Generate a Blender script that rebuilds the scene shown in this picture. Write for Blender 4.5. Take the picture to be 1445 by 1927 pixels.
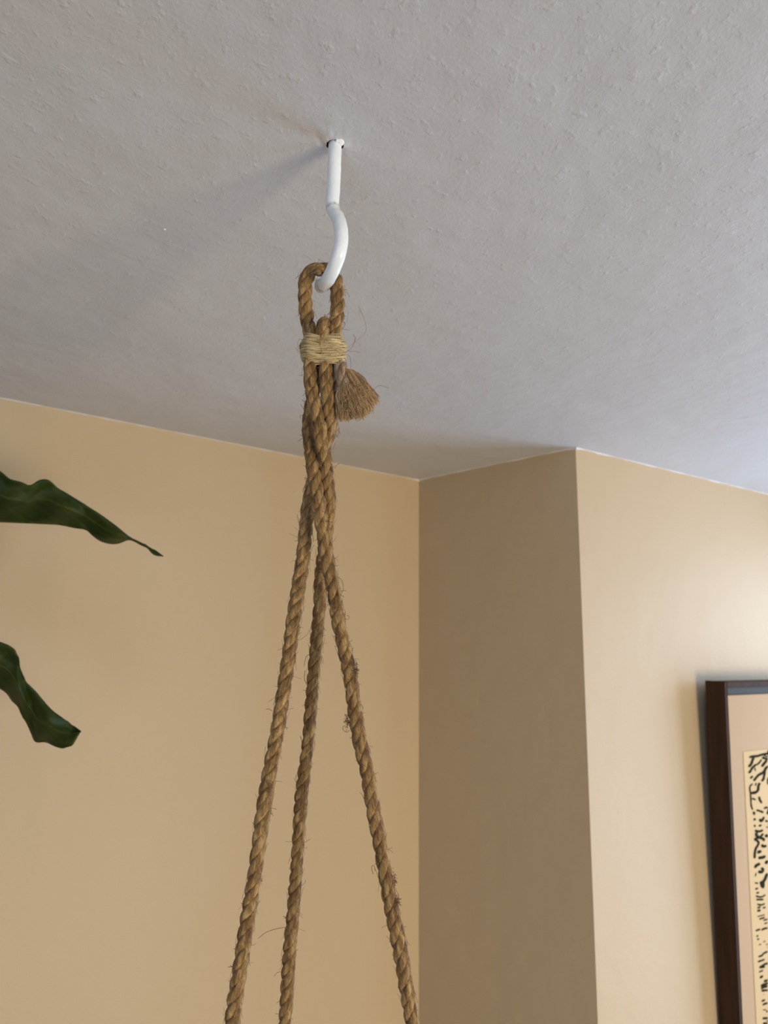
import bpy, bmesh, math, random
from mathutils import Vector, Matrix, noise
random.seed(7)
S = bpy.context.scene
for o in list(bpy.data.objects): bpy.data.objects.remove(o)
C = S.collection

# ---------------------------------------------------------------- camera
FPX, CX, CY = 1447.0, 722.5, 963.5
TH, RO = math.atan(FPX/7743.0), math.atan(66/7743.0)
CAM, CEIL = Vector((0, 0, 2.04)), 2.40
_f = Vector((0, math.cos(TH), math.sin(TH)))
_u = Vector((0, -math.sin(TH), math.cos(TH)))
_r = Vector((1, 0, 0))
RR = _r*math.cos(RO) + _u*math.sin(RO)
UU = _u*math.cos(RO) - _r*math.sin(RO)
cd = bpy.data.cameras.new('camera'); cam = bpy.data.objects.new('camera', cd); C.objects.link(cam)
m = Matrix((RR, UU, -_f)).transposed().to_4x4(); m.translation = CAM
cam.matrix_world = m
cd.sensor_fit = 'VERTICAL'; cd.sensor_height = 36; cd.lens = FPX/1927*36
cd.clip_start = 0.01
cd.dof.use_dof = True; cd.dof.focus_distance = 0.50; cd.dof.aperture_fstop = 13
S.camera = cam

# room directions, fitted to the vanishing points of the photograph
UX = Vector((math.cos(math.radians(37.3)), math.sin(math.radians(37.3)), 0))   # along the two parallel walls
NX = Vector((UX.y, -UX.x, 0))                                                 # from those walls into the room

# ---------------------------------------------------------------- world, lights, exposure
W = bpy.data.worlds.new('world'); S.world = W; W.use_nodes = True
bg = W.node_tree.nodes['Background']; bg.inputs[0].default_value = (0.62, 0.78, 1, 1); bg.inputs[1].default_value = 0.6
S.view_settings.view_transform = 'Standard'; S.view_settings.look = 'None'
S.view_settings.gamma = 1; S.view_settings.use_curve_mapping = False
S.view_settings.exposure = 0.0

PA = Vector((-0.5529, 1.0565, 0)); PB = Vector((0.0718, 1.5592, 0)); PC = Vector((0.3333, 1.2976, 0)); PD = Vector((0.8530, 1.6714, 0))
W0 = PB + (PA-PB).normalized()*2.3
E1 = PC + (PD-PC).normalized()*0.80
E2 = E1 + NX*3.4
W2 = W0 + NX*(3.4 + (E1-W0).dot(NX))

def area(name, loc, d, sx, sy, power, col):
    l = bpy.data.lights.new(name, 'AREA'); l.shape = 'RECTANGLE'; l.size = sx; l.size_y = sy
    l.energy = power; l.color = col
    o = bpy.data.objects.new(name, l); C.objects.link(o); o.location = loc
    o.rotation_euler = Vector(d).to_track_quat('-Z', 'Y').to_euler()
    return o
# daylight through the near and back windows, plus two added cool fills
WIN1 = (E1 + NX*0.42, 1.3)
FILL2 = (E1 + NX*2.35, 1.1)
WIN3 = (E2 + (W2-E2)*0.30, 1.3)
area('window_daylight_near', WIN1[0]+Vector((0, 0, 1.70))+UX*0.03, -UX, 0.64, 1.15, 16, (0.52, 0.665, 0.92))
area('cool_fill_far', FILL2[0]+Vector((0, 0, 1.70))+UX*0.03, -UX, 1.2, 1.35, 14, (0.52, 0.76, 1.0))  # cool fill added to brighten the ceiling and hook
area('window_daylight_back', WIN3[0]+Vector((0, 0, 1.00))+NX*0.03, -NX, 1.2, 1.25, 84, (1, 0.8, 0.52))
FILL4 = (W0 + NX*2.3, 1.3)
area('cool_fill_left', FILL4[0]+Vector((0, 0, 1.30))-UX*0.03, UX, 1.2, 1.2, 24, (0.62, 0.76, 1.0))  # bluish fill added to lift the middle wall

# ---------------------------------------------------------------- material helpers
def mat(name):
    m = bpy.data.materials.new(name); m.use_nodes = True
    nt = m.node_tree; b = nt.nodes['Principled BSDF']
    return m, nt, b
def nd(nt, t, **k):
    n = nt.nodes.new(t)
    for a, v in k.items():
        if a.startswith('i_'):
            n.inputs[a[2:].replace('_', ' ')].default_value = v
        else: setattr(n, a, v)
    return n
def ramp(nt, stops):
    r = nt.nodes.new('ShaderNodeValToRGB'); e = r.color_ramp.elements
    while len(e) > len(stops): e.remove(e[-1])
    while len(e) < len(stops): e.new(0.5)
    for q, (p, c) in zip(e, stops): q.position = p; q.color = (*c, 1)
    return r
def simple(name, col, rough=0.5, **k):
    m, nt, b = mat(name); b.inputs['Base Color'].default_value = (*col, 1); b.inputs['Roughness'].default_value = rough
    for a, v in k.items(): b.inputs[a.replace('_', ' ')].default_value = v
    return m

def paint_mat(name, col, var, bumps, rough=0.75):
    """emulsion paint with roller stipple; bumps = [(noise scale 1/m, distance m, lo, hi)]"""
    m, nt, b = mat(name); L = nt.links.new
    g = nd(nt, 'ShaderNodeNewGeometry')
    n = nd(nt, 'ShaderNodeTexNoise', i_Scale=2.2, i_Detail=4.0); L(g.outputs['Position'], n.inputs['Vector'])
    r = ramp(nt, [(0.3, tuple(c*(1-var) for c in col)), (0.7, tuple(c*(1+var) for c in col))])
    L(n.outputs['Fac'], r.inputs[0]); L(r.outputs[0], b.inputs['Base Color'])
    b.inputs['Roughness'].default_value = rough
    prev = None
    for sc, dist, lo, hi in bumps:
        t = nd(nt, 'ShaderNodeTexNoise', i_Scale=sc, i_Detail=3.0, i_Roughness=0.55); L(g.outputs['Position'], t.inputs['Vector'])
        mr = nd(nt, 'ShaderNodeMapRange', interpolation_type='SMOOTHSTEP'); mr.inputs[1].default_value = lo; mr.inputs[2].default_value = hi
        L(t.outputs['Fac'], mr.inputs[0])
        bu = nd(nt, 'ShaderNodeBump', i_Strength=1.0, i_Distance=dist); L(mr.outputs[0], bu.inputs['Height'])
        if prev: L(prev.outputs[0], bu.inputs['Normal'])
        prev = bu
    L(prev.outputs[0], b.inputs['Normal'])
    return m
M_ceil = paint_mat('ceiling_paint', (0.55, 0.56, 0.58), 0.02, [(95, 0.00045, 0.52, 0.85), (300, 0.00012, 0.3, 0.8), (9, 0.002, 0.2, 0.8)], 0.6)
M_wall = paint_mat('beige_wall_paint', (0.52, 0.405, 0.258), 0.015, [(500, 0.00012, 0.3, 0.8), (12, 0.0012, 0.2, 0.8)], 0.6)
M_trim = simple('white_caulk_paint', (0.66, 0.66, 0.67), 0.6)
M_dark = simple('dark_hole', (0.015, 0.013, 0.012), 0.9)
M_chip = simple('peeled_white_paint', (0.88, 0.88, 0.88), 0.5)

def rope_mat(name, stops, rough=0.72):
    m, nt, b = mat(name); L = nt.links.new
    a = nd(nt, 'ShaderNodeAttribute', attribute_name='rope_co')
    mp = nd(nt, 'ShaderNodeMapping'); mp.inputs['Scale'].default_value = (2600, 2600, 90); L(a.outputs['Vector'], mp.inputs[0])
    n = nd(nt, 'ShaderNodeTexNoise', i_Scale=1.0, i_Detail=3.0, i_Roughness=0.6); L(mp.outputs[0], n.inputs['Vector'])
    mp2 = nd(nt, 'ShaderNodeMapping'); mp2.inputs['Scale'].default_value = (300, 300, 45); L(a.outputs['Vector'], mp2.inputs[0])
    n2 = nd(nt, 'ShaderNodeTexNoise', i_Scale=1.0, i_Detail=2.0); L(mp2.outputs[0], n2.inputs['Vector'])
    mx = nd(nt, 'ShaderNodeMath', operation='MULTIPLY_ADD'); L(n2.outputs['Fac'], mx.inputs[0]); mx.inputs[1].default_value = 0.55
    ml = nd(nt, 'ShaderNodeMath', operation='MULTIPLY'); L(n.outputs['Fac'], ml.inputs[0]); ml.inputs[1].default_value = 0.55
    L(ml.outputs[0], mx.inputs[2])
    r = ramp(nt, stops); L(mx.outputs[0], r.inputs[0]); L(r.outputs[0], b.inputs['Base Color'])
    bu = nd(nt, 'ShaderNodeBump', i_Strength=0.9, i_Distance=0.0005); L(n.outputs['Fac'], bu.inputs['Height'])
    L(bu.outputs[0], b.inputs['Normal'])
    b.inputs['Roughness'].default_value = rough
    b.inputs['Specular IOR Level'].default_value = 0.35
    b.inputs['Sheen Weight'].default_value = 0.08
    return m
M_rope = rope_mat('manila_fibre', [(0.38, (0.040, 0.018, 0.005)), (0.47, (0.140, 0.072, 0.021)), (0.57, (0.255, 0.148, 0.048)), (0.70, (0.50, 0.34, 0.145))])
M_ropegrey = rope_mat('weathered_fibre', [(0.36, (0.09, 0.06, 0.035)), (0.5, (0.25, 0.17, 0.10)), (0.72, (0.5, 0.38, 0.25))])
M_core = simple('rope_core_fibre', (0.10, 0.05, 0.018), 0.9)
M_hair = simple('loose_fibre', (0.19, 0.105, 0.045), 0.7)
M_brush = rope_mat('frayed_fibre', [(0.40, (0.13, 0.068, 0.026)), (0.5, (0.36, 0.215, 0.09)), (0.62, (0.62, 0.43, 0.22))])
M_bind = rope_mat('pale_twine_fibre', [(0.32, (0.17, 0.105, 0.045)), (0.48, (0.33, 0.235, 0.10)), (0.68, (0.68, 0.56, 0.33))], 0.6)

def hook_mat():
    m, nt, b = mat('white_gloss_paint'); L = nt.links.new
    g = nd(nt, 'ShaderNodeNewGeometry')
    n = nd(nt, 'ShaderNodeTexNoise', i_Scale=330.0, i_Detail=4.0, i_Roughness=0.65); L(g.outputs['Position'], n.inputs['Vector'])
    a = nd(nt, 'ShaderNodeAttribute', attribute_name='grime')
    s = nd(nt, 'ShaderNodeMath', operation='MULTIPLY'); L(n.outputs['Fac'], s.inputs[0]); L(a.outputs['Fac'], s.inputs[1])
    r = ramp(nt, [(0.0, (0.86, 0.92, 0.98)), (0.30, (0.80, 0.87, 0.94)), (0.43, (0.46, 0.45, 0.45)), (0.60, (0.16, 0.14, 0.12))])
    L(s.outputs[0], r.inputs[0]); L(r.outputs[0], b.inputs['Base Color'])
    b.inputs['Roughness'].default_value = 0.28
    n2 = nd(nt, 'ShaderNodeTexNoise', i_Scale=260.0, i_Detail=3.0); L(g.outputs['Position'], n2.inputs['Vector'])
    bu = nd(nt, 'ShaderNodeBump', i_Strength=0.6, i_Distance=0.0005); L(n2.outputs['Fac'], bu.inputs['Height']); L(bu.outputs[0], b.inputs['Normal'])
    return m
M_hook = hook_mat()

def leaf_mat():
    m, nt, b = mat('fig_leaf'); L = nt.links.new
    uv = nd(nt, 'ShaderNodeUVMap')
    g = nd(nt, 'ShaderNodeNewGeometry')
    n = nd(nt, 'ShaderNodeTexNoise', i_Scale=38.0, i_Detail=4.0); L(g.outputs['Position'], n.inputs['Vector'])
    r = ramp(nt, [(0.3, (0.010, 0.022, 0.002)), (0.55, (0.020, 0.036, 0.003)), (0.8, (0.040, 0.052, 0.007))]); L(n.outputs['Fac'], r.inputs[0])
    a = nd(nt, 'ShaderNodeAttribute', attribute_name='vein')
    mix = nd(nt, 'ShaderNodeMix', data_type='RGBA'); L(a.outputs['Fac'], mix.inputs[0]); L(r.outputs[0], mix.inputs[6]); mix.inputs[7].default_value = (0.075, 0.085, 0.012, 1)
    L(mix.outputs[2], b.inputs['Base Color']); b.inputs['Roughness'].default_value = 0.55; b.inputs['Specular IOR Level'].default_value = 0.22
    n2 = nd(nt, 'ShaderNodeTexVoronoi', i_Scale=130.0); L(g.outputs['Position'], n2.inputs['Vector'])
    bu = nd(nt, 'ShaderNodeBump', i_Strength=0.35, i_Distance=0.0006); L(n2.outputs['Distance'], bu.inputs['Height']); L(bu.outputs[0], b.inputs['Normal'])
    return m
M_leaf = leaf_mat()
M_midrib = simple('leaf_midrib', (0.05, 0.062, 0.010), 0.6)
def wood_mat(name, c1, c2, rough=0.5, sc=(30, 30, 3)):
    m, nt, b = mat(name); L = nt.links.new
    tc = nd(nt, 'ShaderNodeTexCoord'); mp = nd(nt, 'ShaderNodeMapping'); mp.inputs['Scale'].default_value = sc; L(tc.outputs['Object'], mp.inputs[0])
    n = nd(nt, 'ShaderNodeTexNoise', i_Scale=2.0, i_Detail=5.0); L(mp.outputs[0], n.inputs['Vector'])
    r = ramp(nt, [(0.3, c1), (0.7, c2)]); L(n.outputs['Fac'], r.inputs[0]); L(r.outputs[0], b.inputs['Base Color'])
    b.inputs['Roughness'].default_value = rough
    return m
M_frame = wood_mat('dark_walnut', (0.034, 0.016, 0.008), (0.055, 0.028, 0.015), 0.75, (60, 60, 4))
M_frame.node_tree.nodes['Principled BSDF'].inputs['Specular IOR Level'].default_value = 0.15
M_floor = wood_mat('wool_carpet', (0.10, 0.08, 0.06), (0.13, 0.105, 0.08), 0.9, (40, 40, 40))
M_bark = wood_mat('stem_bark', (0.06, 0.04, 0.02), (0.14, 0.10, 0.06), 0.8)
M_mat = simple('mat_board', (0.42, 0.295, 0.18), 0.9, Specular_IOR_Level=0.1)
M_railshade = simple('rail_shade_grey', (0.045, 0.047, 0.043), 0.8)  # shade under the frame's top rail, put into the colour
M_paper = simple('cream_print_paper', (0.52, 0.375, 0.20), 0.9, Specular_IOR_Level=0.1)
M_ink = simple('black_ink', (0.018, 0.019, 0.010), 0.9, Specular_IOR_Level=0.02)
M_pot = simple('glazed_pot', (0.55, 0.53, 0.5), 0.4)
M_soil = simple('soil', (0.03, 0.02, 0.015), 0.95)

# ---------------------------------------------------------------- geometry helpers
def at(x, y, d):
    """world point on the sight line of photograph pixel (x, y) at optical depth d (used to survey positions)"""
    return CAM + (_f + RR*((x-CX)/FPX) + UU*((CY-y)/FPX))*d
def fwd(x, y, F):
    """the same with horizontal forward distance F"""
    v = _f + RR*((x-CX)/FPX) + UU*((CY-y)/FPX)
    return CAM + v*(F/v.y)
def ceil_at(x, y):
    v = _f + RR*((x-CX)/FPX) + UU*((CY-y)/FPX)
    return CAM + v*((CEIL-CAM.z)/v.z)
def link(name, bm, material, parent=None, smooth=True, recalc=True):
    me = bpy.data.meshes.new(name)
    if recalc: bmesh.ops.recalc_face_normals(bm, faces=bm.faces)
    if smooth:
        for f in bm.faces: f.smooth = True
    bm.to_mesh(me); bm.free()
    o = bpy.data.objects.new(name, me); C.objects.link(o)
    if material: me.materials.append(material)
    if parent: o.parent = parent
    return o
def rawmesh(name, verts, faces, material, parent=None, co=None, smooth=True, attrs=None):
    me = bpy.data.meshes.new(name); me.from_pydata(verts, [], faces); me.update()
    me.polygons.foreach_set('use_smooth', [smooth]*len(faces))
    if co:
        a = me.attributes.new('rope_co', 'FLOAT_VECTOR', 'POINT'); a.data.foreach_set('vector', [c for v in co for c in v])
    for k, vals in (attrs or {}).items():
        a = me.attributes.new(k, 'FLOAT', 'POINT'); a.data.foreach_set('value', vals)
    o = bpy.data.objects.new(name, me); C.objects.link(o); me.materials.append(material)
    if parent: o.parent = parent
    return o
def tag(o, label=None, cat=None, group=None, kind=None):
    if label: o['label'] = label
    if cat: o['category'] = cat
    if group: o['group'] = group
    if kind: o['kind'] = kind
    return o
def empty(name, loc, label, cat, rot=None):
    o = bpy.data.objects.new(name, None); C.objects.link(o); o.location = loc
    o.empty_display_size = 0.05
    if rot: o.rotation_euler = rot
    return tag(o, label, cat)
def keep(o, parent):
    """parent without moving (the parents are unrotated empties)"""
    o.parent = parent; o.matrix_parent_inverse = Matrix.Translation(-parent.location); return o
def catmull(pts, step):
    """pts: list of (Vector, radius); dense resample at ~step metres"""
    P = [pts[0]] + list(pts) + [pts[-1]]; out = []
    for i in range(1, len(P)-2):
        p0, p1, p2, p3 = [q[0] for q in P[i-1:i+3]]; r1, r2 = P[i][1], P[i+1][1]
        n = max(2, int((p2-p1).length/step*2))
        for k in range(n):
            t = k/n
            p = 0.5*((2*p1)+(p2-p0)*t+(2*p0-5*p1+4*p2-p3)*t*t+(3*p1-p0-3*p2+p3)*t**3)
            out.append((p, r1+(r2-r1)*t))
    out.append(pts[-1])
    res = [out[0]]; acc = 0
    for a, b in zip(out, out[1:]):
        acc += (b[0]-a[0]).length
        if acc >= step: res.append(b); acc = 0
    return res
def frames(path):
    T = []
    for i in range(len(path)):
        a = path[max(0, i-1)][0]; b = path[min(len(path)-1, i+1)][0]; T.append((b-a).normalized())
    n = T[0].orthogonal().normalized(); out = []
    for i, t in enumerate(T):
        n = (n - t*n.dot(t)).normalized(); out.append((t, n, t.cross(n)))
    return out
def tube(V, Fc, pts, r, seg=3, co=None, seed=0.0, taper=False, cap=False):
    path = [(Vector(p), 0) for p in pts]; fr = frames(path); base = len(V); L = 0
    for i, ((p, _), (t, n, b)) in enumerate(zip(path, fr)):
        if i: L += (p-path[i-1][0]).length
        rr = r if not taper else r*(1-0.8*i/(len(path)-1))
        for k in range(seg):
            a = 2*math.pi*k/seg; o = n*math.cos(a)+b*math.sin(a)
            V.append(p+o*rr)
            if co is not None: co.append((seed, seed*1.7, L+seed*3))
    for i in range(len(path)-1):
        for k in range(seg):
            a = base+i*seg+k; b2 = base+i*seg+(k+1) % seg
            Fc.append((a, b2, b2+seg, a+seg))
    if cap:
        Fc.append(tuple(base+k for k in reversed(range(seg)))); Fc.append(tuple(base+(len(path)-1)*seg+k for k in range(seg)))

def make_rope(parent, name, pts, R, phase, label=None, lay=None, material=None, hairs=60, hair_seed=1, lenf=1.0):
    """three-strand laid rope: core tube + three helical strands + loose fibres"""
    rnd = random.Random(hair_seed); lay = lay or 5.9*R
    material = material or M_rope
    path = catmull([(Vector(p), R*k) for p, k in pts], 0.0009); fr = frames(path)
    V, Fc = [], []
    tube(V, Fc, [p for p, _ in path[::4]], R*0.42, 8, cap=True)
    core = rawmesh(name, V, Fc, M_core); keep(core, parent)
    if label: core['label'] = label
    s = [0]
    for a, b in zip(path, path[1:]): s.append(s[-1]+(b[0]-a[0]).length)
    off = rnd.random()*100; SEG = 14; surf = []
    for j in range(3):
        V, Fc, CO = [], [], []
        for i, ((p, r), (t, n, b)) in enumerate(zip(path, fr)):
            w = noise.noise(Vector((s[i]*35, off, 0)))*0.6+noise.noise(Vector((s[i]*110, off, 6)))*0.15
            ph = phase + 2*math.pi*(j/3 + s[i]/lay) + w
            rad = n*math.cos(ph)+b*math.sin(ph); tan = t.cross(rad)
            g = 1+0.10*noise.noise(Vector((s[i]*60, off+j*7, 3)))
            c = p + rad*r*0.465
            for k in range(SEG):
                a = 2*math.pi*k/SEG
                # strand section, wider than deep so neighbours meet in a groove
                fx = math.cos(a)*0.53*g; fy = math.sin(a)*0.63*g
                q = rad*(fx*r)+tan*(fy*r)
                v = c+q; V.append(v)
                loc = v-p; CO.append((loc.dot(n)+off*0.01, loc.dot(b), s[i]+j*0.3))
                if k == 0: surf.append((v, rad, t, tan))
        for i in range(len(path)-1):
            for k in range(SEG):
                a = i*SEG+k; b2 = i*SEG+(k+1) % SEG; Fc.append((a, b2, b2+SEG, a+SEG))
        Fc.append(tuple(reversed(range(SEG)))); Fc.append(tuple((len(path)-1)*SEG+k for k in range(SEG)))
        st = rawmesh('strand', V, Fc, material, None, CO); st.parent = core
    V, Fc = [], []
    for h in range(hairs):
        v, rad, t, tan = rnd.choice(surf)
        d = (rad*rnd.uniform(0.3, 1)+t*rnd.uniform(-0.9, 0.9)+tan*rnd.uniform(-0.9, 0.9)).normalized()
        L = rnd.choice([0.0018, 0.0025, 0.0032, 0.0045, 0.006])*rnd.uniform(0.6, 1.2)*lenf
        curl = Vector((rnd.gauss(0, 1), rnd.gauss(0, 1), rnd.gauss(0, 1)))*0.28
        pts2 = [v-rad*0.0006]; dd = d.copy()
        for q in range(5):
            pts2.append(pts2[-1]+dd*L/5); dd = (dd+curl).normalized()
        tube(V, Fc, pts2, rnd.uniform(0.00009, 0.00017), 3)
    # fibres lying along the rope, lifted a little off the strands
    for h in range(hairs):
        v, rad, t, tan = rnd.choice(surf)
        L = rnd.uniform(0.004, 0.009); dd = (t*rnd.choice([-1, 1])+tan*rnd.uniform(-.25, .25)).normalized()
        pts2 = [v-rad*0.0004, v+dd*L*0.3+rad*0.0002, v+dd*L*0.65+rad*0.0004, v+dd*L+rad*rnd.uniform(-0.0002, 0.0018)]
        tube(V, Fc, pts2, rnd.uniform(0.00008, 0.00013), 3)
    if V:
        hf = rawmesh('loose_fibre', V, Fc, M_hair); hf.parent = core; tag(hf, kind='stuff')
    return core

# ---------------------------------------------------------------- the setting
def slab(name, a, b, z0, z1, outward, material=M_wall, hole=None, thick=0.10):
    """wall from a to b with optional rectangular hole (s0, s1, z0, z1) along it"""
    bm = bmesh.new(); d = (b-a); L = d.length; d.normalize()
    ss = [0, L] if not hole else [0, hole[0], hole[1], L]; zs = [z0, z1] if not hole else [z0, hole[2], hole[3], z1]
    for off in (0, thick):
        g = [[bm.verts.new(a+d*s+outward*off+Vector((0, 0, z))) for z in zs] for s in ss]
        for i in range(len(ss)-1):
            for k in range(len(zs)-1):
                if hole and i == 1 and k == 1: continue
                bm.faces.new((g[i][k], g[i+1][k], g[i+1][k+1], g[i][k+1]))
        if off == 0: g0 = g
    def side(seq):
        for (i, k), (i2, k2) in zip(seq, seq[1:]):
            bm.faces.new((g0[i][k], g0[i2][k2], g[i2][k2], g[i][k]))
    n, mz = len(ss)-1, len(zs)-1
    side([(i, 0) for i in range(n+1)]+[(n, k) for k in range(1, mz+1)]+[(i, mz) for i in range(n-1, -1, -1)]+[(0, k) for k in range(mz-1, -1, -1)])
    if hole: side([(1, 1), (2, 1), (2, 2), (1, 2), (1, 1)])
    return tag(link(name, bm, material, smooth=False), kind='structure')
d1 = (PB-PA).normalized(); d3 = (PD-PC).normalized(); n1 = Vector((d1.y, -d1.x, 0)); n3 = Vector((d3.y, -d3.x, 0))
d2 = (PC-PB).normalized(); n2 = Vector((d2.y, -d2.x, 0))
slab('wall_left', W0, PB, 0, CEIL, -n1)
slab('wall_middle', PB, PC, 0, CEIL, -n2)
slab('wall_right', PC, E1, 0, CEIL, -n3)
LE = (E2-E1).length; LB = (W2-E2).length; s2 = (E2-WIN3[0]).length
M_pale = simple('brown_wall_paint', (0.17, 0.14, 0.11), 0.8)
slab('wall_east', E1, E1+NX*1.5, 0, CEIL, UX, M_pale, hole=(0.42-0.37, 0.42+0.37, 1.05, 2.35))
slab('wall_east_far', E1+NX*1.5, E2, 0, CEIL, UX, M_pale, hole=(0.85-0.65, 0.85+0.65, 1.0, 2.38))
slab('wall_back', E2, W2, 0, CEIL, NX, M_pale, hole=(s2-0.65, s2+0.65, 0.35, 1.65))
slab('wall_west', W2, W0, 0, CEIL, -UX, M_pale, hole=((W2-W0).length-2.3-.65, (W2-W0).length-2.3+.65, .65, 1.95))
corner_pts = [W0, PB, PC, E1, E2, W2]
bm = bmesh.new()
for z in (0, -0.1):
    bm.faces.new([bm.verts.new(p+Vector((0, 0, z))) for p in corner_pts])
tag(link('floor', bm, M_floor, smooth=False), kind='structure')
# window frames standing in the openings; those at the two cool fills are added
def window(name, c, along, outward, z0, z1, h=.65):
    bm = bmesh.new()
    def bar(s0, s1, z0, z1):
        vs = [c+along*s+outward*o+Vector((0, 0, z)) for o in (0.02, 0.055) for s, z in ((s0, z0), (s1, z0), (s1, z1), (s0, z1))]
        v = [bm.verts.new(p) for p in vs]
        for q in ((0, 1, 2, 3), (4, 7, 6, 5), (0, 4, 5, 1), (1, 5, 6, 2), (2, 6, 7, 3), (3, 7, 4, 0)): bm.faces.new([v[i] for i in q])
    bar(-h, -h+.05, z0, z1); bar(h-.05, h, z0, z1); bar(-h+.05, h-.05, z0, z0+.05); bar(-h+.05, h-.05, z1-.05, z1); bar(-.02, .02, z0+.05, z1-.05)
    tag(link(name, bm, M_trim, smooth=False), kind='structure')
window('window_1', WIN1[0], NX, UX, 1.05, 2.35, .37); window('fill_window_2', FILL2[0], NX, UX, 1.0, 2.38); window('window_3', WIN3[0], (W2-E2).normalized(), NX, .35, 1.65); window('fill_window_4', FILL4[0], NX, -UX, .65, 1.95)

# ceiling with the real hole the hook comes out of and the lumpy filler around it
HK = ceil_at(630.5, 271); HK.z = CEIL
bm = bmesh.new(); rings = []; NS = 72
rads = [0.0062, 0.0068, 0.008, 0.0095, 0.0115, 0.014, 0.017, 0.021, 0.026, 0.032, 0.039, 0.047, 0.056]
for ri, rr in enumerate(rads):
    ring = []
    for k in range(NS):
        a = 2*math.pi*k/NS; rv = rr
        if ri < 3: rv += 0.0005*noise.noise(Vector((math.cos(a)*3, math.sin(a)*3, 1)))
        x, y = HK.x+rv*math.cos(a), HK.y+rv*math.sin(a)
        fall = max(0, 1-(rr-0.006)/0.05)**1.5
        if ri == len(rads)-1: fall = 0
        z = 0.0008*fall*(0.55+0.9*noise.noise(Vector((x*260, y*90, 0)))+0.5*noise.noise(Vector((x*600, y*240, 5))))
        z += 0.0006*max(0, 1-(rr-0.006)/0.006)
        ring.append(bm.verts.new((x, y, CEIL-z)))
    rings.append(ring)
for A, B in zip(rings, rings[1:]):
    for k in range(NS): bm.faces.new((A[k], A[(k+1) % NS], B[(k+1) % NS], B[k]))
outer = [bm.verts.new((p.x, p.y, CEIL)) for p in corner_pts]
# fan between the ring and the room outline
edges = [bm.edges.new((outer[i], outer[(i+1) % 6])) for i in range(6)]
edges += [bm.edges.get((rings[-1][k], rings[-1][(k+1) % NS])) for k in range(NS)]
bmesh.ops.triangle_fill(bm, edges=edges, use_beauty=True)
top = [bm.verts.new((p.x, p.y, CEIL+0.12)) for p in corner_pts]
bm.faces.new(top)
for i in range(6): bm.faces.new((outer[i], outer[(i+1) % 6], top[(i+1) % 6], top[i]))
for f in bm.faces:
    f.smooth = False
ceiling = link('ceiling', bm, M_ceil, smooth=False, recalc=False)
for p in ceiling.data.polygons:
    c = p.center; p.use_smooth = (c.xy-HK.xy).length < 0.056
tag(ceiling, kind='structure')
bm = bmesh.new(); lo, hi = [], []
for k in range(NS):
    a = 2*math.pi*k/NS; v = rings and None
    rv = 0.0062+0.0005*noise.noise(Vector((math.cos(a)*3, math.sin(a)*3, 1)))
    lo.append(bm.verts.new((HK.x+rv*math.cos(a), HK.y+rv*math.sin(a), CEIL-0.0004)))
    hi.append(bm.verts.new((HK.x+rv*math.cos(a), HK.y+rv*math.sin(a), CEIL+0.03)))
for k in range(NS): bm.faces.new((lo[k], lo[(k+1) % NS], hi[(k+1) % NS], hi[k]))
bm.faces.new(hi)
hb = link('drilled_hole', bm, M_dark, ceiling); hb['label'] = 'dark drilled hole around the hook shank'
# flake of white paint lifting beside the shank
bm = bmesh.new(); g = []
for i in range(9):
    row = []
    for k in range(5):
        a = math.radians(-82+i*9.0); rr = 0.0050+0.0008*k*math.sin(math.pi*(i+.8)/9.6)+0.0002*math.sin(i*1.7)*(k > 2)
        row.append(bm.verts.new((HK.x+rr*math.cos(a), HK.y+rr*math.sin(a), CEIL-0.0022+0.0004*k+0.0004*math.sin(i*.9))))
    g.append(row)
for i in range(8):
    for k in range(4): bm.faces.new((g[i][k], g[i+1][k], g[i+1][k+1], g[i][k+1]))
fl = link('paint_flake', bm, M_chip, ceiling); fl['label'] = 'bright white curled flake of paint at the hole'
sm = fl.modifiers.new('s', 'SOLIDIFY'); sm.thickness = 0.0005
# small nib of paint and a dried drip
for (px, py, r) in ((309.5, 431.5, 0.0011),):
    bm = bmesh.new(); bmesh.ops.create_icosphere(bm, subdivisions=2, radius=r)
    p = ceil_at(px, py)
    for v in bm.verts: v.co = Vector((v.co.x*1.2, v.co.y, v.co.z*0.7))*(1+0.25*noise.noise(v.co*900))+p
    o = link('paint_nib', bm, M_chip, ceiling); o['label'] = 'tiny white paint nib'

def bead(name, a, b, nrm, seed, w0=0.0004, w1=0.0016):
    """ragged line of white ceiling paint along the top of a wall"""
    bm = bmesh.new(); d = (b-a); L = d.length; n = int(L/0.006); rows = []
    for i in range(n+1):
        s = L*i/n; p = a+d*(i/n)
        w = w0+w1*max(0, 0.35+noise.noise(Vector((s*22, seed, 0)))+0.5*noise.noise(Vector((s*90, seed, 3))))
        end = min(s, L-s); w += 0.003*math.exp(-end/0.015)
        rows.append([bm.verts.new(p+nrm*o+Vector((0, 0, CEIL-z))) for o, z in ((0.0, w), (0.0008, w*0.9), (0.0012, w*0.4), (0.0020, 0.0))])
    for r0, r1 in zip(rows, rows[1:]):
        for k in range(3): bm.faces.new((r0[k], r1[k], r1[k+1], r0[k+1]))
    tag(link(name, bm, M_trim), kind='structure')
bead('trim_1', W0, PB, n1, 1); bead('trim_2', PB, PC, n2, 9); bead('trim_3', PC, E1, n3, 17)

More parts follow.
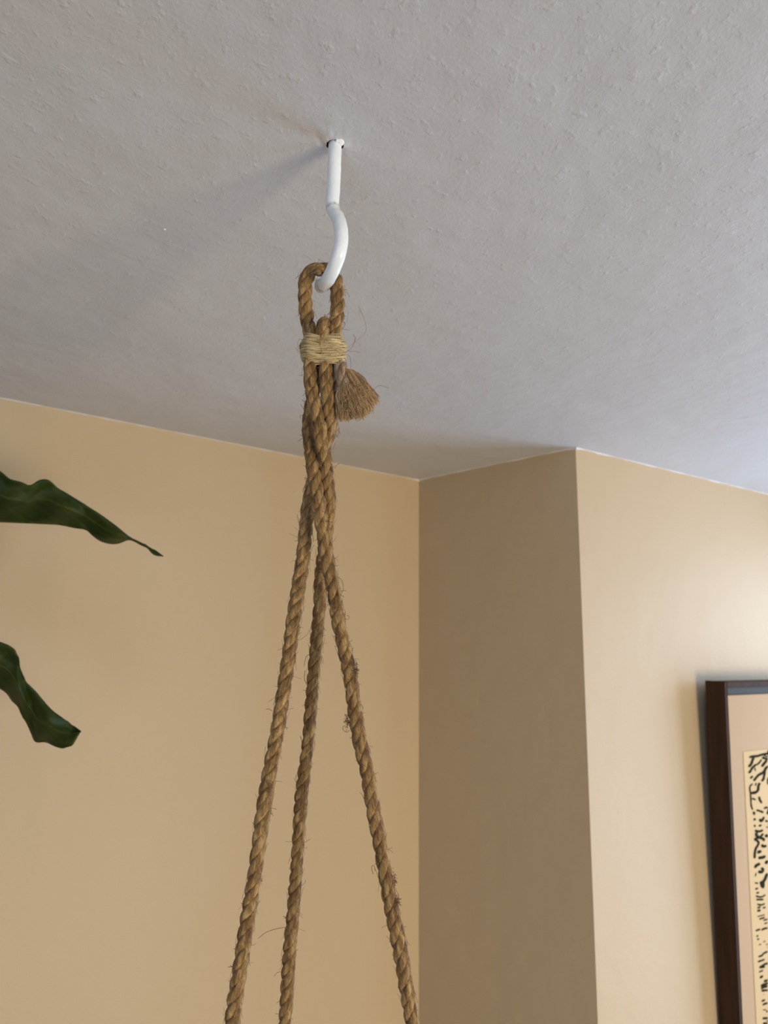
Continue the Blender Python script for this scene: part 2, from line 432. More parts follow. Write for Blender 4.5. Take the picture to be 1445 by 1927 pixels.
# ---------------------------------------------------------------- ceiling hook
top_p = Vector((HK.x, HK.y, CEIL+0.022))
shank = [(top_p, 1), (Vector((HK.x, HK.y, CEIL+0.001)), 1), (fwd(629.5, 300, 0.490), 1), (fwd(628, 340, 0.490), 1.0), (fwd(626, 372, 0.489), 1.02), (fwd(625.5, 388, 0.4885), 1.0),
         (fwd(629, 400, 0.486), 0.96), (fwd(637, 413, 0.480), 0.98), (fwd(641.5, 432, 0.475), 1.0), (fwd(642, 455, 0.473), 1.0), (fwd(637, 480, 0.474), 1.0),
         (fwd(629, 503, 0.479), 1.0), (fwd(620, 521, 0.486), 1.0), (fwd(612, 533, 0.4945), 1.0), (fwd(606.5, 538.5, 0.503), 0.98), (fwd(603.5, 538.5, 0.511), 0.95), (fwd(603, 534, 0.517), 0.9)]
path = catmull([(p, 0.00475*k) for p, k in shank], 0.001); fr = frames(path)
V, Fc, gr = [], [], []; SEG = 28
for i, ((p, r), (t, n, b)) in enumerate(zip(path, fr)):
    e = (len(path)-1-i)*0.001
    rr = r if e > 0.0025 else r*math.sqrt(max(0.0, 1-((0.0025-e)/0.0025)**2*0.55))
    kink = (p-fwd(626, 392, 0.488)).length
    g = 0.42 + 0.50*math.exp(-(max(0, e-0.014)/0.009)**2) + 0.38*math.exp(-(kink/0.0022)**2)
    for k in range(SEG):
        a = 2*math.pi*k/SEG; o = n*math.cos(a)+b*math.sin(a)
        q = p+o*rr; q += o*0.00022*noise.noise(q*240)
        V.append(q); gr.append(g)
for i in range(len(path)-1):
    for k in range(SEG):
        a = i*SEG+k; b2 = i*SEG+(k+1) % SEG; Fc.append((a, b2, b2+SEG, a+SEG))
Fc.append(tuple(reversed(range(SEG)))); Fc.append(tuple((len(path)-1)*SEG+k for k in range(SEG)))
hook = rawmesh('ceiling_hook', V, Fc, M_hook, attrs={'grime': gr})
tag(hook, 'white painted metal hook screwed into the ceiling holding the rope loop', 'hook')

# ---------------------------------------------------------------- rope hanger
R = 0.0048
hang = empty('rope_hanger', fwd(608, 560, 0.497), 'brown twisted rope hanger with bound loop and three legs hanging from the white ceiling hook', 'rope')
def P(lst): return [(at(x, y, d), k) for x, y, d, k in lst]
# loop over the hook
loop = P([(590, 672, .519, 1.0), (587, 640, .523, 1.02), (581, 617, .526, 1.04), (577, 592, .529, 1.06), (574.5, 560, .532, 1.06), (575, 535, .534, 1.06), (580, 517, .5365, 1.05),
          (592, 508.5, .541, 1.02), (607, 507, .5445, 1.0), (621, 511, .5435, 1.0), (630.5, 523, .538, 1.02), (634, 541, .534, 1.05), (635, 562, .531, 1.06), (635, 588, .528, 1.06), (631, 615, .524, 1.04), (626, 642, .520, 1.02), (624, 672, .517, 1.0)])
make_rope(hang, 'hanging_loop', loop, R*1.03, 0.6, hairs=60, hair_seed=3)
# bight of rope poking out above the binding
make_rope(hang, 'rope_bight', P([(607, 668, .512, 1), (606, 640, .512, 1), (607, 620, .514, 1), (609, 610, .519, 1), (612, 612, .526, 1), (613, 640, .532, 1), (612, 665, .532, 1)]), R*0.98, 2.0, hairs=30, hair_seed=4, label='short bight of rope pinched between the loop legs')
# three legs: they cross below the binding and spread out
leg_left = [(614, 660, .515, 1), (613, 690, .512, 1), (615, 735, .508, 1), (618, 768, .508, 1), (619, 800, .511, 1), (611, 840, .517, 1), (597, 880, .520, 1), (587, 915, .518, 1), (580, 950, .515, 1), (577, 980, .512, 1), (573.5, 1015, .508, 1.02),
            (569, 1060, .503, 1.03), (561, 1110, .498, 1.04), (553, 1160, .494, 1.03), (545, 1225, .489, 1.0), (535, 1290, .484, 0.98), (523, 1370, .479, 0.97), (509, 1445, .475, 1.02), (497, 1515, .471, 1.03), (483, 1620, .467, 0.96), (472, 1690, .465, 0.98), (455, 1800, .461, 1.0), (440, 1895, .459, 1.0), (436, 1935, .458, 1.05), (404, 2150, .450, 1.0), (372, 2380, .444, 1.0)]
leg_mid = [(588, 660, .514, 1), (584, 695, .512, 1), (586, 730, .509, 1), (592, 765, .505, 1), (601, 800, .502, 1), (604, 832, .502, 1), (610.5, 862, .504, 1), (615, 895, .506, 1), (618, 925, .508, 1), (618.5, 955, .511, 1.02), (616, 990, .514, 1), (611, 1030, .518, 1),
           (606, 1065, .520, 1), (603, 1100, .520, 1), (602, 1135, .522, .98), (599, 1170, .525, .98), (594, 1225, .527, .97), (590, 1270, .529, .96), (585, 1330, .532, .98), (579, 1400, .534, .92), (567, 1500, .537, 1.04), (560, 1600, .538, 0.94), (553, 1700, .538, .98), (544, 1800, .537, 1.03), (538, 1900, .536, 1.02), (534, 1935, .535, .95), (513, 2150, .53, 1.0), (494, 2380, .527, 1)]
leg_right = [(600, 655, .523, 1), (600, 690, .524, 1), (590, 740, .524, 1), (583, 780, .520, 1), (581, 812, .514, 1), (586, 850, .508, 1.03), (590, 885, .504, 1.03), (595, 920, .501, 1.03), (600, 950, .499, 1.02), (604, 980, .498, 1), (610, 1012, .498, 1), (615, 1045, .499, 1), (621, 1080, .500, 1), (628, 1112, .500, 1),
             (632.5, 1140, .500, 1.0), (637, 1170, .500, 1.05), (643.5, 1200, .500, .98), (651, 1235, .499, 1.0), (658, 1265, .498, 1.05), (663, 1300, .497, 1), (667, 1335, .496, 1.04), (678, 1400, .494, 1.05), (690, 1450, .492, 1.0), (700, 1510, .490, 1.0), (717, 1600, .487, .97), (735, 1700, .484, 1.05), (755, 1800, .481, 1.05), (771, 1900, .478, .97), (777, 1935, .477, .97), (812, 2150, .47, 1), (850, 2380, .46, 1)]
make_rope(hang, 'rope_leg', P(leg_left), R, 1.1, hairs=230, hair_seed=5, label='left rope leg, thick and coming forward')
make_rope(hang, 'rope_leg', P(leg_mid), R, 0.2, hairs=200, hair_seed=6, label='middle rope leg, thinnest and farthest back')
make_rope(hang, 'rope_leg', P(leg_right), R, 2.2, hairs=260, hair_seed=8, label='right rope leg, slanting away to the right')
# short fourth piece seen behind, darker
make_rope(hang, 'rope_tail', P([(626, 668, .520, .95), (628, 695, .521, .92), (631, 720, .524, .85), (626, 760, .526, .9), (627, 800, .525, .9), (622, 828, .524, .75), (618, 838, .524, .4)]), R*0.9, 0.4, hairs=40, hair_seed=9, material=M_ropegrey, label='dark cut rope end behind the legs')
make_rope(hang, 'rope_tail', P([(632, 655, .526, .9), (637, 672, .522, .95), (641, 692, .513, 1.0), (646, 715, .509, 1.05), (654, 738, .507, 1.1), (661, 750, .507, .9)]), R*0.98, 1.4, hairs=30, hair_seed=10, material=M_ropegrey, label='greyish rope end that opens into the frayed tuft')

# binding of pale twine fibres
bc = at(608.5, 658, .517)
V, Fc, CO = [], [], []
ax_x = RR.copy(); ax_z = UU.copy(); ax_y = _f.copy()
def ring_pt(a, h, hw, hd, wob=0):
    c, s = math.cos(a), math.sin(a)
    e = 0.8
    lump = 1+0.07*math.cos(a*6+0.6)*(1 if s < 0 else .3)+0.05*math.sin(h*900+a*2)
    q = min(1, abs(h)/0.0088); rnd_ = 1-0.13*q**3
    x = math.copysign(abs(c)**e, c)*hw*rnd_*(1+0.03*math.sin(h*700)); y = math.copysign(abs(s)**e, s)*hd*rnd_*lump
    return bc + ax_x*(x+wob) + ax_y*y + ax_z*h
SL = 64; HH = 12
for i in range(HH+1):
    v = i/HH; h = (0.5-v)*0.0172
    hw = 0.0136+0.0010*math.sin(v*math.pi)+0.0006*(v); hd = 0.0088+0.0006*math.sin(v*math.pi)
    for k in range(SL):
        a = 2*math.pi*k/SL
        p = ring_pt(a, h+0.0007*math.sin(a*2+1), hw, hd); p += (p-bc).normalized()*0.0004*noise.noise(Vector((k*.4, i*2.2, 0)))
        V.append(p); CO.append((h*0.6, 0, k*0.0012))
for i in range(HH):
    for k in range(SL):
        a = i*SL+k; b2 = i*SL+(k+1) % SL; Fc.append((a, b2, b2+SL, a+SL))
Fc.append(tuple(range(SL))); Fc.append(tuple(HH*SL+k for k in reversed(range(SL))))
bind = rawmesh('twine_binding', V, Fc, M_bind, None, CO); keep(bind, hang); bind['label'] = 'pale twine wrapped tightly round the gathered ropes'
V, Fc, CO = [], [], []; rnd = random.Random(21)
for q in range(190):
    a0 = rnd.uniform(0, 6.28); span = rnd.uniform(2.0, 5.5); h0 = rnd.uniform(-0.0094, 0.0088); sl = rnd.gauss(0, 0.0009)
    lift = rnd.uniform(0.0001, 0.0009); ph = rnd.uniform(0, 6); amp = rnd.uniform(0, 0.0011); pts = []
    for k in range(22):
        a = a0+span*k/21; h = h0+sl*(k/21-.5)*4+amp*math.sin(a*1.5+ph)
        v = 0.5-h/0.0172; hw = 0.0136+0.0010*math.sin(max(0, min(1, v))*math.pi)+0.0006*v; hd = 0.0088+0.0006*math.sin(max(0, min(1, v))*math.pi)
        pts.append(ring_pt(a, h+0.0007*math.sin(a*2+1), hw+lift, hd+lift))
    tube(V, Fc, pts, rnd.choice([0.00012, 0.0002, 0.0003, 0.0004]), 4, CO, rnd.uniform(0, 1))
wf = rawmesh('twine_fibre', V, Fc, M_bind, None, CO); wf.parent = bind; tag(wf, kind='stuff')

# frayed tuft
root = at(652, 722, .507)
V, Fc, CO = [], [], []; rnd = random.Random(5)
right_v, down_v, out_v = RR, -UU, _f
def tuft(n, root, rr0, end, ax, ay, az, bulge, rmin, rmax, spread=1.0):
    for q in range(n):
        u = rnd.uniform(0, 6.283); w = math.sqrt(rnd.random())
        ex, ey, ez = math.cos(u)*w, math.sin(u)*w, rnd.uniform(-1, 1)
        p0 = root+RR*(math.cos(u)*w*rr0)+_f*(math.sin(u)*w*rr0)
        # flattened fan: ex across, ey in depth, ez along length jitter
        p1 = end + ax*ex*spread + _f*ay*ey + az*(ez*0.25+ (1-ex*ex)*0.35-0.2)
        mid = (p0+p1)/2 + ax*ex*bulge + _f*ay*ey*0.35
        pts = []
        jx, jy = rnd.gauss(0, .0009), rnd.gauss(0, .0009); p1 = p0+(p1-p0)*rnd.uniform(.86, 1.05)
        for k in range(7):
            t = k/6; p = p0*(1-t)**2+mid*2*t*(1-t)+p1*t*t
            p += RR*jx*math.sin(t*5)+UU*jy*math.sin(t*4)
            pts.append(p)
        tube(V, Fc, pts, rnd.uniform(rmin, rmax), 3, CO, rnd.uniform(0, 1))
def v2(x, y): return RR*(x*.507/FPX)-UU*(y*.507/FPX)
# three strands of the cut end, each opened into a rounded brush
tuft(800, at(655, 695, .509), .0022, at(697, 762, .506), v2(17, -12), .0060, v2(11, 14), .25, .00009, .00019)
tuft(900, at(653, 722, .506), .0034, at(681, 779, .503), v2(20, -8), .0075, v2(6, 15), .60, .00009, .00019)
tuft(520, at(645, 730, .507), .0034, at(651, 788, .508), v2(14, -1), .0070, v2(-2, 10), .60, .00009, .00019)
for q in range(260):       # unruly fibres curling out of the brush
    u = rnd.random(); p0 = at(648+14*u+rnd.gauss(0, 3), 730+rnd.uniform(-8, 30), .502); dv = (v2(18+20*u, 26-14*u)).normalized(); pts = [p0]
    dv = (dv+RR*rnd.gauss(0, .35)+UU*rnd.gauss(0, .35)+_f*rnd.gauss(-.05, .15)).normalized(); cv = Vector((rnd.gauss(0, .16), rnd.gauss(0, .16), rnd.gauss(0, .16))); st = rnd.uniform(.0008, .0018)
    for k in range(8): pts.append(pts[-1]+dv*st); dv = (dv+cv).normalized()
    tube(V, Fc, pts, rnd.uniform(.00009, .00017), 3, CO, rnd.uniform(0, 1))
fr_o = rawmesh('frayed_tuft', V, Fc, M_brush, None, CO); keep(fr_o, hang); tag(fr_o, 'frayed brush of loose fibres at the rope end', kind='stuff')

# long stray fibres beside the binding
V, Fc = [], []
def stray(pts, d=.505, r=.00012):
    path = catmull([(at(x, y, d+dz), r) for x, y, dz in [(p+(0,))[:3] if len(p) == 2 else p for p in pts]], 0.0008)
    tube(V, Fc, [p for p, _ in path], r, 3)
stray([(645, 660), (660, 650), (672, 640), (684, 630), (689, 618), (685, 600), (681, 590), (674, 576)], r=.00011)
stray([(650, 662), (660, 656), (666, 646), (668, 634), (664, 630)], r=.00018)
stray([(648, 655), (658, 661), (668, 661), (681, 664)], r=.00012)
stray([(666, 645), (671, 634)], r=.0001)
stray([(644, 668), (656, 668), (660, 680), (660, 696)], r=.00012)
stray([(641, 605), (652, 606), (655, 587), (656, 585)], r=.00009)
stray([(643, 620), (649, 612), (648, 605), (646, 612)], r=.00016)
stray([(567, 665), (561, 655), (561, 641), (569, 638)], r=.00012)
stray([(568, 668), (560, 660), (556, 652)], r=.00014)
stray([(574, 700), (569, 706), (560, 706)], r=.00012)
stray([(597, 600), (593, 590), (591, 585)], r=.00012)
stray([(617, 612), (616, 595), (620, 588)], r=.00015)
stray([(700, 745), (704, 733), (712, 726), (722, 727), (731, 731)], r=.00011)
stray([(573, 1002), (566, 1000), (562, 985), (559, 968)], d=.50, r=.00016)
stray([(630, 880), (634, 875), (640, 872)], d=.50, r=.00018)
stray([(548, 1770), (545, 1753), (537, 1746), (520, 1748), (500, 1755), (485, 1767)], d=.515, r=.00018)
stray([(563, 1205), (578, 1194), (581, 1185)], d=.50, r=.00014)
stray([(572, 1254), (576, 1236), (583, 1232)], d=.515, r=.0002)
stray([(578, 1290), (573, 1278), (574, 1262)], d=.515, r=.00024)
stray([(637, 1086), (644, 1094), (646, 1110), (641, 1118)], d=.492, r=.00018)
stray([(652, 1158), (657, 1160), (655, 1166), (650, 1164)], d=.49, r=.00016)
stray([(655, 1370), (646, 1366), (646, 1374), (654, 1378), (658, 1372)], d=.487, r=.00018)
stray([(512, 1338), (505, 1334), (500, 1336)], d=.475, r=.00018)
stray([(702, 1645), (699, 1632), (704, 1629), (706, 1640)], d=.48, r=.0002)
so = rawmesh('stray_fibre', V, Fc, M_hair); keep(so, hang); tag(so, 'long loose fibres sticking out', kind='stuff')
# fuzzy worn patches on the right leg
V, Fc = [], []; rnd = random.Random(77)
for (x, y, d, n, sx) in ((669, 1260, .494, 60, 5), (654, 1356, .494, 70, 4), (741, 1655, .483, 40, 4), (748, 1698, .481, 40, 4), (624, 812, .520, 50, 5), (505, 1480, .468, 40, 8)):
    for q in range(n):
        p = at(x+rnd.gauss(0, sx*.45), y+rnd.gauss(0, 6), d); dirv = (RR*rnd.gauss(.3 if x != 654 else -.5, 1)+UU*rnd.gauss(0.1, .8)+_f*rnd.gauss(-.2, .5)).normalized(); pts = [p]
        cv = Vector((rnd.gauss(0, .25), rnd.gauss(0, .25), rnd.gauss(0, .25)))
        for k in range(4): pts.append(pts[-1]+dirv*rnd.uniform(.0003, .0007)); dirv = (dirv+cv).normalized()
        tube(V, Fc, pts, rnd.uniform(.0001, .00017), 3)
fz = rawmesh('worn_fuzz', V, Fc, M_hair); keep(fz, hang); tag(fz, 'worn fuzzy patches on the rope', kind='stuff')

# ---------------------------------------------------------------- fig plant at the left
def resample(pts, n):
    P_ = [Vector((*p, 0)) for p in pts]; d = [0]
    for a, b in zip(P_, P_[1:]): d.append(d[-1]+(b-a).length)
    out = []
    for i in range(n):
        s = d[-1]*i/(n-1); k = 0
        while k < len(d)-2 and d[k+1] < s: k += 1
        t = (s-d[k])/max(1e-9, d[k+1]-d[k]); out.append(P_[k].lerp(P_[k+1], max(0, min(1, t))))
    for _ in range(1):
        out = [out[0]]+[(a+b*2+c)/4 for a, b, c in zip(out, out[1:], out[2:])]+[out[-1]]
    return out
_b = at(-330, 1000, .80)
plant = empty('fiddle_leaf_fig', Vector((_b.x, _b.y, 0)), 'fig plant with large dark green wavy leaves reaching in from the left', 'plant')
def leaf(topl, botl, dtop, dbot, fold, veins, label, midv):
    n, mrows = 90, 16; T = resample(topl, n); B = resample(botl, n); V, Fc, vn = [], [], []
    for i in range(n):
        t = i/(n-1)
        for k in range(mrows+1):
            v = k/mrows; q = T[i].lerp(B[i], v)
            D = dtop(t)*(1-v)+dbot(t)*v
            w = math.sin(math.pi*v)
            D += fold*(math.sin(t*34+v*3.5)*0.35*w + abs(v-midv)*(1.1) - 0.5 + 0.35*noise.noise(Vector((t*9, v*3, 2))))
            ph = (t*veins - abs(v-midv)*2.2) % 1.0
            rib = math.exp(-((ph-0.5)/0.07)**2)*(0.25+abs(v-midv)); D += rib*fold*0.22
            V.append(at(q.x, q.y, D)); vn.append(min(1, 0.45*rib + (0.9 if v > 0.94 and t < .62 else 0)*0.6 + 0.3*math.exp(-((v-midv)/0.035)**2)))
    for i in range(n-1):
        for k in range(mrows):
            a = i*(mrows+1)+k; Fc.append((a, a+1, a+mrows+2, a+mrows+1))
    o = rawmesh('leaf', V, Fc, M_leaf, attrs={'vein': vn}); keep(o, plant)
    if label: o['label'] = label
    md = o.modifiers.new('thickness', 'SOLIDIFY'); md.thickness = 0.0008
    mid = [V[i*(mrows+1)+round(midv*mrows)] for i in range(0, n, 3)]
    VV, FF = [], []; tube(VV, FF, [p - _f*0.0001 for p in mid], 0.0008, 6, taper=True)
    r = rawmesh('midrib', VV, FF, M_midrib); r.parent = o
    return V[0]
l1t = [(-215, 925), (-185, 890), (-130, 868), (-70, 868), (-30, 872), (0, 886), (18, 903), (40, 907), (56, 915), (66, 908), (75, 902), (85, 901), (95, 904), (103, 915), (125, 928), (150, 943), (190, 968), (220, 990), (245, 1011), (265, 1020), (288, 1033), (307, 1047)]
l1b = [(-215, 925), (-190, 965), (-130, 985), (-60, 985), (0, 983), (50, 985), (112, 988), (140, 994), (163, 997), (175, 1010), (190, 1020), (210, 1025), (226, 1023), (243, 1015), (260, 1023), (268, 1029), (277, 1030), (284, 1041), (292, 1047), (307, 1047)]
l2t = [(-205, 1150), (-170, 1130), (-110, 1160), (-60, 1188), (0, 1208), (15, 1213), (28, 1222), (36, 1238), (36, 1255), (48, 1282), (70, 1303), (83, 1320), (100, 1338), (120, 1352), (152, 1377)]
l2b = [(-205, 1150), (-180, 1200), (-120, 1240), (-60, 1272), (0, 1296), (14, 1306), (20, 1318), (34, 1330), (38, 1342), (50, 1362), (58, 1380), (64, 1396), (70, 1399), (80, 1396), (90, 1398), (100, 1404), (119, 1410), (127, 1405), (136, 1405), (152, 1377)]
b1 = leaf(l1t, l1b, lambda t: .82+.13*t, lambda t: .89+.06*t, .019, 9, 'upper leaf with narrow drooping twisted tip', .45)
b2 = leaf(l2t, l2b, lambda t: .82+.06*t, lambda t: .86+.03*t, .017, 8, 'lower leaf with blunt ragged end', .5)
b_shade = leaf([(-260, 1040), (-220, 985), (-160, 955), (-100, 950), (-55, 972), (-22, 1010)], [(-260, 1040), (-215, 1090), (-160, 1105), (-100, 1095), (-55, 1060), (-22, 1010)], lambda t: .84+.17*t, lambda t: .85+.16*t, .012, 7, None, .5)   # unseen leaf added close to the wall to shade it below the upper leaf
# trunk and pot, just outside the picture
tx = at(-330, 1000, .80); tp = Vector((tx.x, tx.y, 0))
V, Fc = [], []
tube(V, Fc, [Vector((tp.x+0.01*math.sin(z*5), tp.y+0.008*math.cos(z*4), z)) for z in [0.36+0.1*k for k in range(19)]], 0.008, 10, cap=True)
o = rawmesh('trunk', V, Fc, M_bark); keep(o, plant)
for bp in (b1, b2, b_shade):
    V, Fc = [], []; e = Vector((tp.x, tp.y, bp.z-0.05)); tube(V, Fc, [e, e.lerp(bp, .5)+Vector((0, 0, -.01)), bp, bp+(bp-e)*0.05], 0.0022, 8)
    o = rawmesh('petiole', V, Fc, M_midrib); keep(o, plant)
V, Fc = [], []; prof = [(0.0, 0.0), (.11, 0.0), (.125, .04), (.145, .30), (.155, .40), (.145, .40), (.137, .36), (0.0, .36)]
for r, z in prof:
    for k in range(32):
        a = 2*math.pi*k/32; V.append((tp.x+max(r, .001)*math.cos(a), tp.y+max(r, .001)*math.sin(a), z))
for i in range(len(prof)-1):
    for k in range(32):
        a = i*32+k; b = i*32+(k+1) % 32; Fc.append((a, b, b+32, a+32))
o = rawmesh('plant_pot', V, Fc, M_pot); keep(o, plant)

# ---------------------------------------------------------------- framed print on the right wall
# local axes of the picture: x along the wall, y into the wall, z up; it leans forward a little at the top
S0, ZT, ZB, GAP = 0.314, 1.999, 1.25, 0.0005
FW = 0.40; FH = (ZT-ZB); DEP = 0.037; LEAN = math.radians(1.62)
pic = empty('framed_print', PC+d3*S0+n3*GAP+Vector((0, 0, ZB)), 'black ink print in a deep dark wooden frame on the right wall', 'picture')
rot = Matrix((d3, -n3, Vector((0, 0, 1)))).transposed()
lean = Matrix.Rotation(LEAN, 3, 'X')      # tip the top away from the wall
pic.rotation_euler = (rot@lean).to_euler()
def bar(name, x0, x1, y0, y1, z0, z1, material, bev=0.0008):
    bm = bmesh.new(); bmesh.ops.create_cube(bm, size=1)
    for v in bm.verts: v.co = Vector((x0+(v.co.x+.5)*(x1-x0), -(y0+(v.co.y+.5)*(y1-y0)), z0+(v.co.z+.5)*(z1-z0)))
    if bev: bmesh.ops.bevel(bm, geom=list(bm.edges), offset=bev, segments=2, affect='EDGES', profile=.5)
    o = link(name, bm, material, pic, smooth=False); return o
RW = 0.0085; RT = 0.010
bar('frame_rail', 0, RW, 0, DEP, 0, FH, M_frame); bar('frame_rail', FW-RW, FW, 0, DEP, 0, FH, M_frame)
bar('frame_rail', RW, FW-RW, 0, DEP-.0004, FH-RT, FH, M_frame); bar('frame_rail', RW, FW-RW, 0, DEP-.0004, 0, RT, M_frame)
bk = bar('rail_shade_board', RW, FW-RW, 0.024, 0.028, RT, FH-RT, M_railshade, 0); bk['label'] = 'dark grey board standing in for shade under the top rail'  # its dark grey paints the top rail's shade above the mat
mt = bar('mat_board', RW, FW-RW, 0.0285, 0.031, RT, FH-0.0245, M_mat, 0.0004)
PX0, PZ1 = 0.0615, FH-0.127          # print paper: left edge, top edge
PX1, PZ0 = FW-0.0615, 0.10
# paper with slightly wavy deckle edge
bm = bmesh.new(); ed = []
def wav(s, q): return 0.0008*noise.noise(Vector((s*70, q, 0)))
for i in range(40): ed.append((PX0+(PX1-PX0)*i/40, PZ1+wav(i/40, 1)))
for i in range(60): ed.append((PX1+wav(i/60, 2), PZ1+(PZ0-PZ1)*i/60))
for i in range(40): ed.append((PX1+(PX0-PX1)*i/40, PZ0+wav(i/40, 3)))
for i in range(60): ed.append((PX0+wav(i/60, 4), PZ0+(PZ1-PZ0)*i/60))
f0 = bm.faces.new([bm.verts.new((x, -.0318, z)) for x, z in ed])
ex = bmesh.ops.extrude_face_region(bm, geom=[f0])
for v in ex['geom']:
    if isinstance(v, bmesh.types.BMVert): v.co.y = -.0312
paper = link('print_paper', bm, M_paper, pic, smooth=False)
# ink strokes, surveyed from the photograph onto the sheet
pic_m = (rot@lean).to_4x4(); pic_m.translation = pic.location; inv = pic_m.inverted()
def onsheet(x, y):
    o = inv@CAM; d = (inv.to_3x3())@(_f+RR*((x-CX)/FPX)+UU*((CY-y)/FPX))
    t = (-.0321-o.y)/d.y; p = o+d*t; return p.x, p.z
strokes = []
def c5(l, w): strokes.append(([onsheet(1380+x/12.05, 1400+y/12.05) for x, y in l], w/12.05))
def c6(l, w): strokes.append(([onsheet(1380+x/10.7, 1560+y/10.7) for x, y in l], w/10.7))
def c7(l, w): strokes.append(([onsheet(1380+x/10.3, 1740+y/10.3) for x, y in l], w/10.3))
c5([(360, 305), (430, 285), (540, 275), (640, 245), (783, 215)], 42)
c5([(460, 300), (430, 380), (400, 460), (335, 525)], 45)
c5([(520, 460), (430, 540), (390, 610), (350, 665)], 40)
c5([(640, 350), (590, 420), (520, 480)], 32); c5([(480, 530), (500, 620)], 22)
c5([(783, 350), (720, 330), (640, 300)], 40); c5([(760, 370), (700, 440), (640, 520)], 48)
c5([(690, 260), (783, 300)], 24)
c5([(783, 500), (730, 560), (680, 640), (580, 700), (520, 760), (450, 850)], 45)
c5([(720, 580), (700, 700), (680, 800), (630, 840)], 42); c5([(440, 725), (380, 790)], 34)
c5([(550, 690), (600, 720)], 50)
c5([(440, 900), (385, 950), (370, 1020), (385, 1100), (395, 1250), (405, 1400), (440, 1500)], 26)
c5([(600, 880), (565, 960), (560, 1040), (500, 1100), (400, 1110)], 46); c5([(520, 880), (490, 960)], 26)
c5([(580, 1190), (600, 1270), (650, 1350)], 38); c5([(420, 1230), (510, 1270)], 28)
c5([(520, 1500), (600, 1520), (690, 1560)], 34); c5([(690, 1470), (740, 1440), (783, 1450)], 34); c5([(783, 1520), (770, 1600)], 40)
c5([(455, 1530), (480, 1610)], 40); c5([(480, 1680), (485, 1750)], 50); c5([(590, 1700), (640, 1750), (700, 1640)], 42); c5([(720, 1740), (783, 1760)], 34)
c5([(480, 1830), (490, 1890)], 40); c5([(570, 1860), (640, 1840)], 34); c5([(750, 1900), (783, 1870)], 40)
c6([(430, 30), (520, 50), (600, 20)], 34); c6([(480, 60), (460, 120), (520, 170), (600, 200), (620, 250)], 40); c6([(600, 90), (540, 160), (440, 200), (450, 240)], 38)
c6([(430, 200), (500, 260), (500, 310), (450, 400), (430, 500), (430, 600)], 36); c6([(570, 310), (600, 350), (670, 340)], 40); c6([(640, 120), (696, 160)], 46)
c6([(480, 470), (570, 450)], 46); c6([(500, 580), (580, 575), (650, 545)], 44); c6([(696, 640), (640, 700)], 50); c6([(540, 700), (470, 730), (430, 790)], 44)
c6([(560, 780), (600, 830), (560, 870), (500, 850)], 42); c6([(460, 880), (440, 960)], 20)
c6([(680, 890), (640, 1000), (600, 1080), (600, 1200)], 46); c6([(550, 1050), (590, 1180)], 46); c6([(430, 1080), (500, 1100)], 20)
c6([(440, 1210), (500, 1195)], 28); c6([(460, 1290), (520, 1280)], 26); c6([(450, 1350), (560, 1370), (650, 1320)], 24); c6([(460, 1420), (610, 1420)], 26)
c6([(480, 1510), (550, 1530), (640, 1500)], 24); c6([(480, 1590), (550, 1570)], 28); c6([(590, 1590), (650, 1575)], 26); c6([(480, 1645), (550, 1640)], 34)
c6([(480, 1765), (640, 1725)], 16); c6([(520, 1815), (640, 1780)], 24); c6([(600, 1840), (696, 1815)], 22); c6([(620, 1910), (696, 1880)], 18)
c7([(430, 120), (480, 100), (520, 95)], 26); c7([(540, 110), (590, 80), (670, 65)], 26); c7([(445, 230), (490, 210)], 24); c7([(460, 290), (505, 270)], 24)
c7([(580, 340), (625, 310)], 18); c7([(630, 390), (670, 370)], 20); c7([(490, 390), (540, 380)], 14); c7([(650, 440), (670, 430)], 18)
c7([(485, 620), (550, 600), (590, 555), (670, 520)], 26); c7([(470, 720), (540, 700), (610, 670)], 24); c7([(500, 830), (560, 800), (600, 770), (670, 750)], 30); c7([(510, 830), (620, 815)], 30)
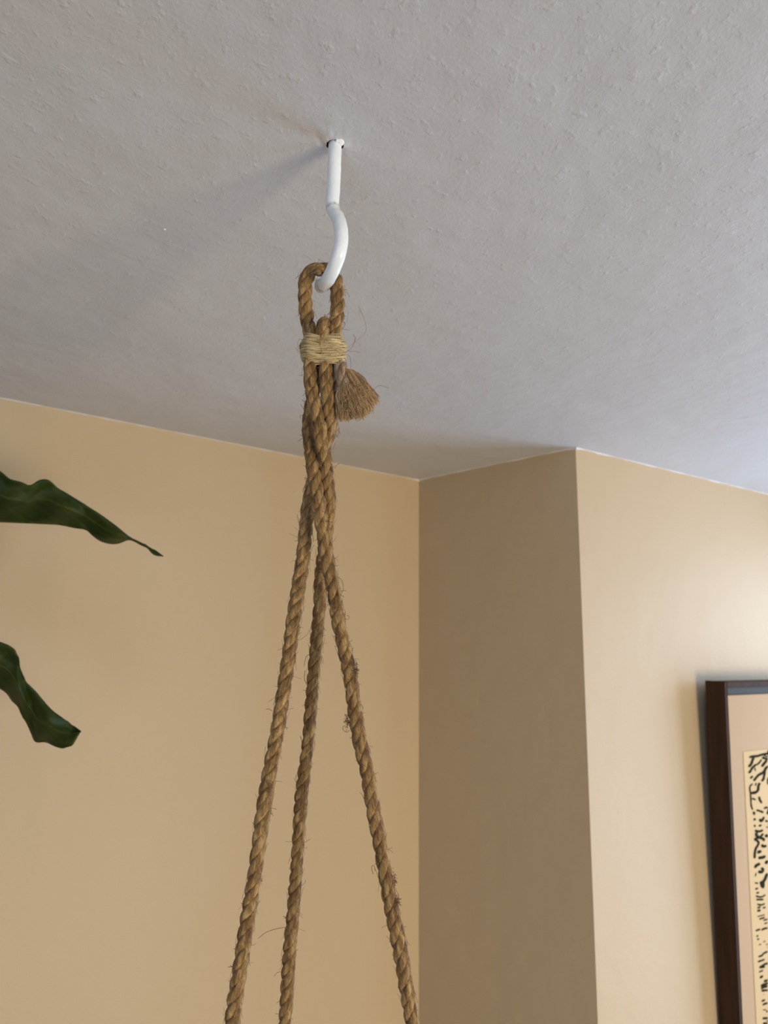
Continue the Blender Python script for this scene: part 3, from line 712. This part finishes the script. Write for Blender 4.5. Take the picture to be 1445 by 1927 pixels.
c7([(495, 920), (580, 885)], 24); c7([(510, 1030), (575, 995)], 34); c7([(590, 1100), (670, 1075)], 34); c7([(530, 1190), (600, 1160), (670, 1130)], 36); c7([(535, 1240), (600, 1210), (670, 1190)], 32); c7([(545, 1280), (670, 1270)], 28)
c7([(580, 1360), (605, 1350)], 12); c7([(545, 1485), (620, 1455)], 28); c7([(565, 1555), (620, 1530), (670, 1520)], 28); c7([(570, 1655), (640, 1645)], 12); c7([(630, 1690), (670, 1670)], 26); c7([(565, 1815), (670, 1815)], 28); c7([(640, 1870), (670, 1860)], 24); c7([(570, 1915), (670, 1915)], 30)
rnd = random.Random(3)
ox, _z = onsheet(1446, 1600)
for q in range(620):      # the same kind of marks over the rest of the sheet
    x = rnd.uniform(ox+.004, PX1-.012); z = rnd.uniform(PZ0+.012, PZ1-.010); L = rnd.uniform(.004, .014); a = rnd.choice([.3, .6, 1.0, 2.2])+rnd.gauss(0, .3)
    b = a+rnd.gauss(0, .6); strokes.append(([(x, z), (x+L*math.cos(a)*.5, z+L*math.sin(a)*.5), (x+L*.5*(math.cos(a)+math.cos(b)), z+L*.5*(math.sin(a)+math.sin(b)))], rnd.uniform(2, 4.2)))
V, Fc = [], []
for si, (pts, w) in enumerate(strokes):
    hw = w*0.5*0.00125; P_ = [Vector((x, 0, z)) for x, z in pts]; path = catmull([(p, 0) for p in P_], 0.0012); n = len(path); base = len(V)
    yy = -.0321-0.00002*(si % 7)
    for i, (p, _) in enumerate(path):
        t = (path[min(n-1, i+1)][0]-path[max(0, i-1)][0]); t = t.normalized() if t.length > 1e-9 else Vector((1, 0, 0)); t = Vector((t.x/2, 0, t.z)); t = t.normalized() if t.length > 1e-9 else Vector((1, 0, 0)); nn = Vector((-t.z*2, 0, t.x))
        e = min(1, .35+min(i, n-1-i)*.5); ww = hw*e*(1+.3*noise.noise(p*500))
        V += [(p.x+nn.x*ww, yy, p.z+nn.z*ww), (p.x-nn.x*ww, yy, p.z-nn.z*ww)]
    for i in range(n-1): a = base+2*i; Fc.append((a, a+1, a+3, a+2))
ink = rawmesh('ink_marks', V, Fc, M_ink, paper, smooth=False); tag(ink, 'black woodcut style strokes', kind='stuff')
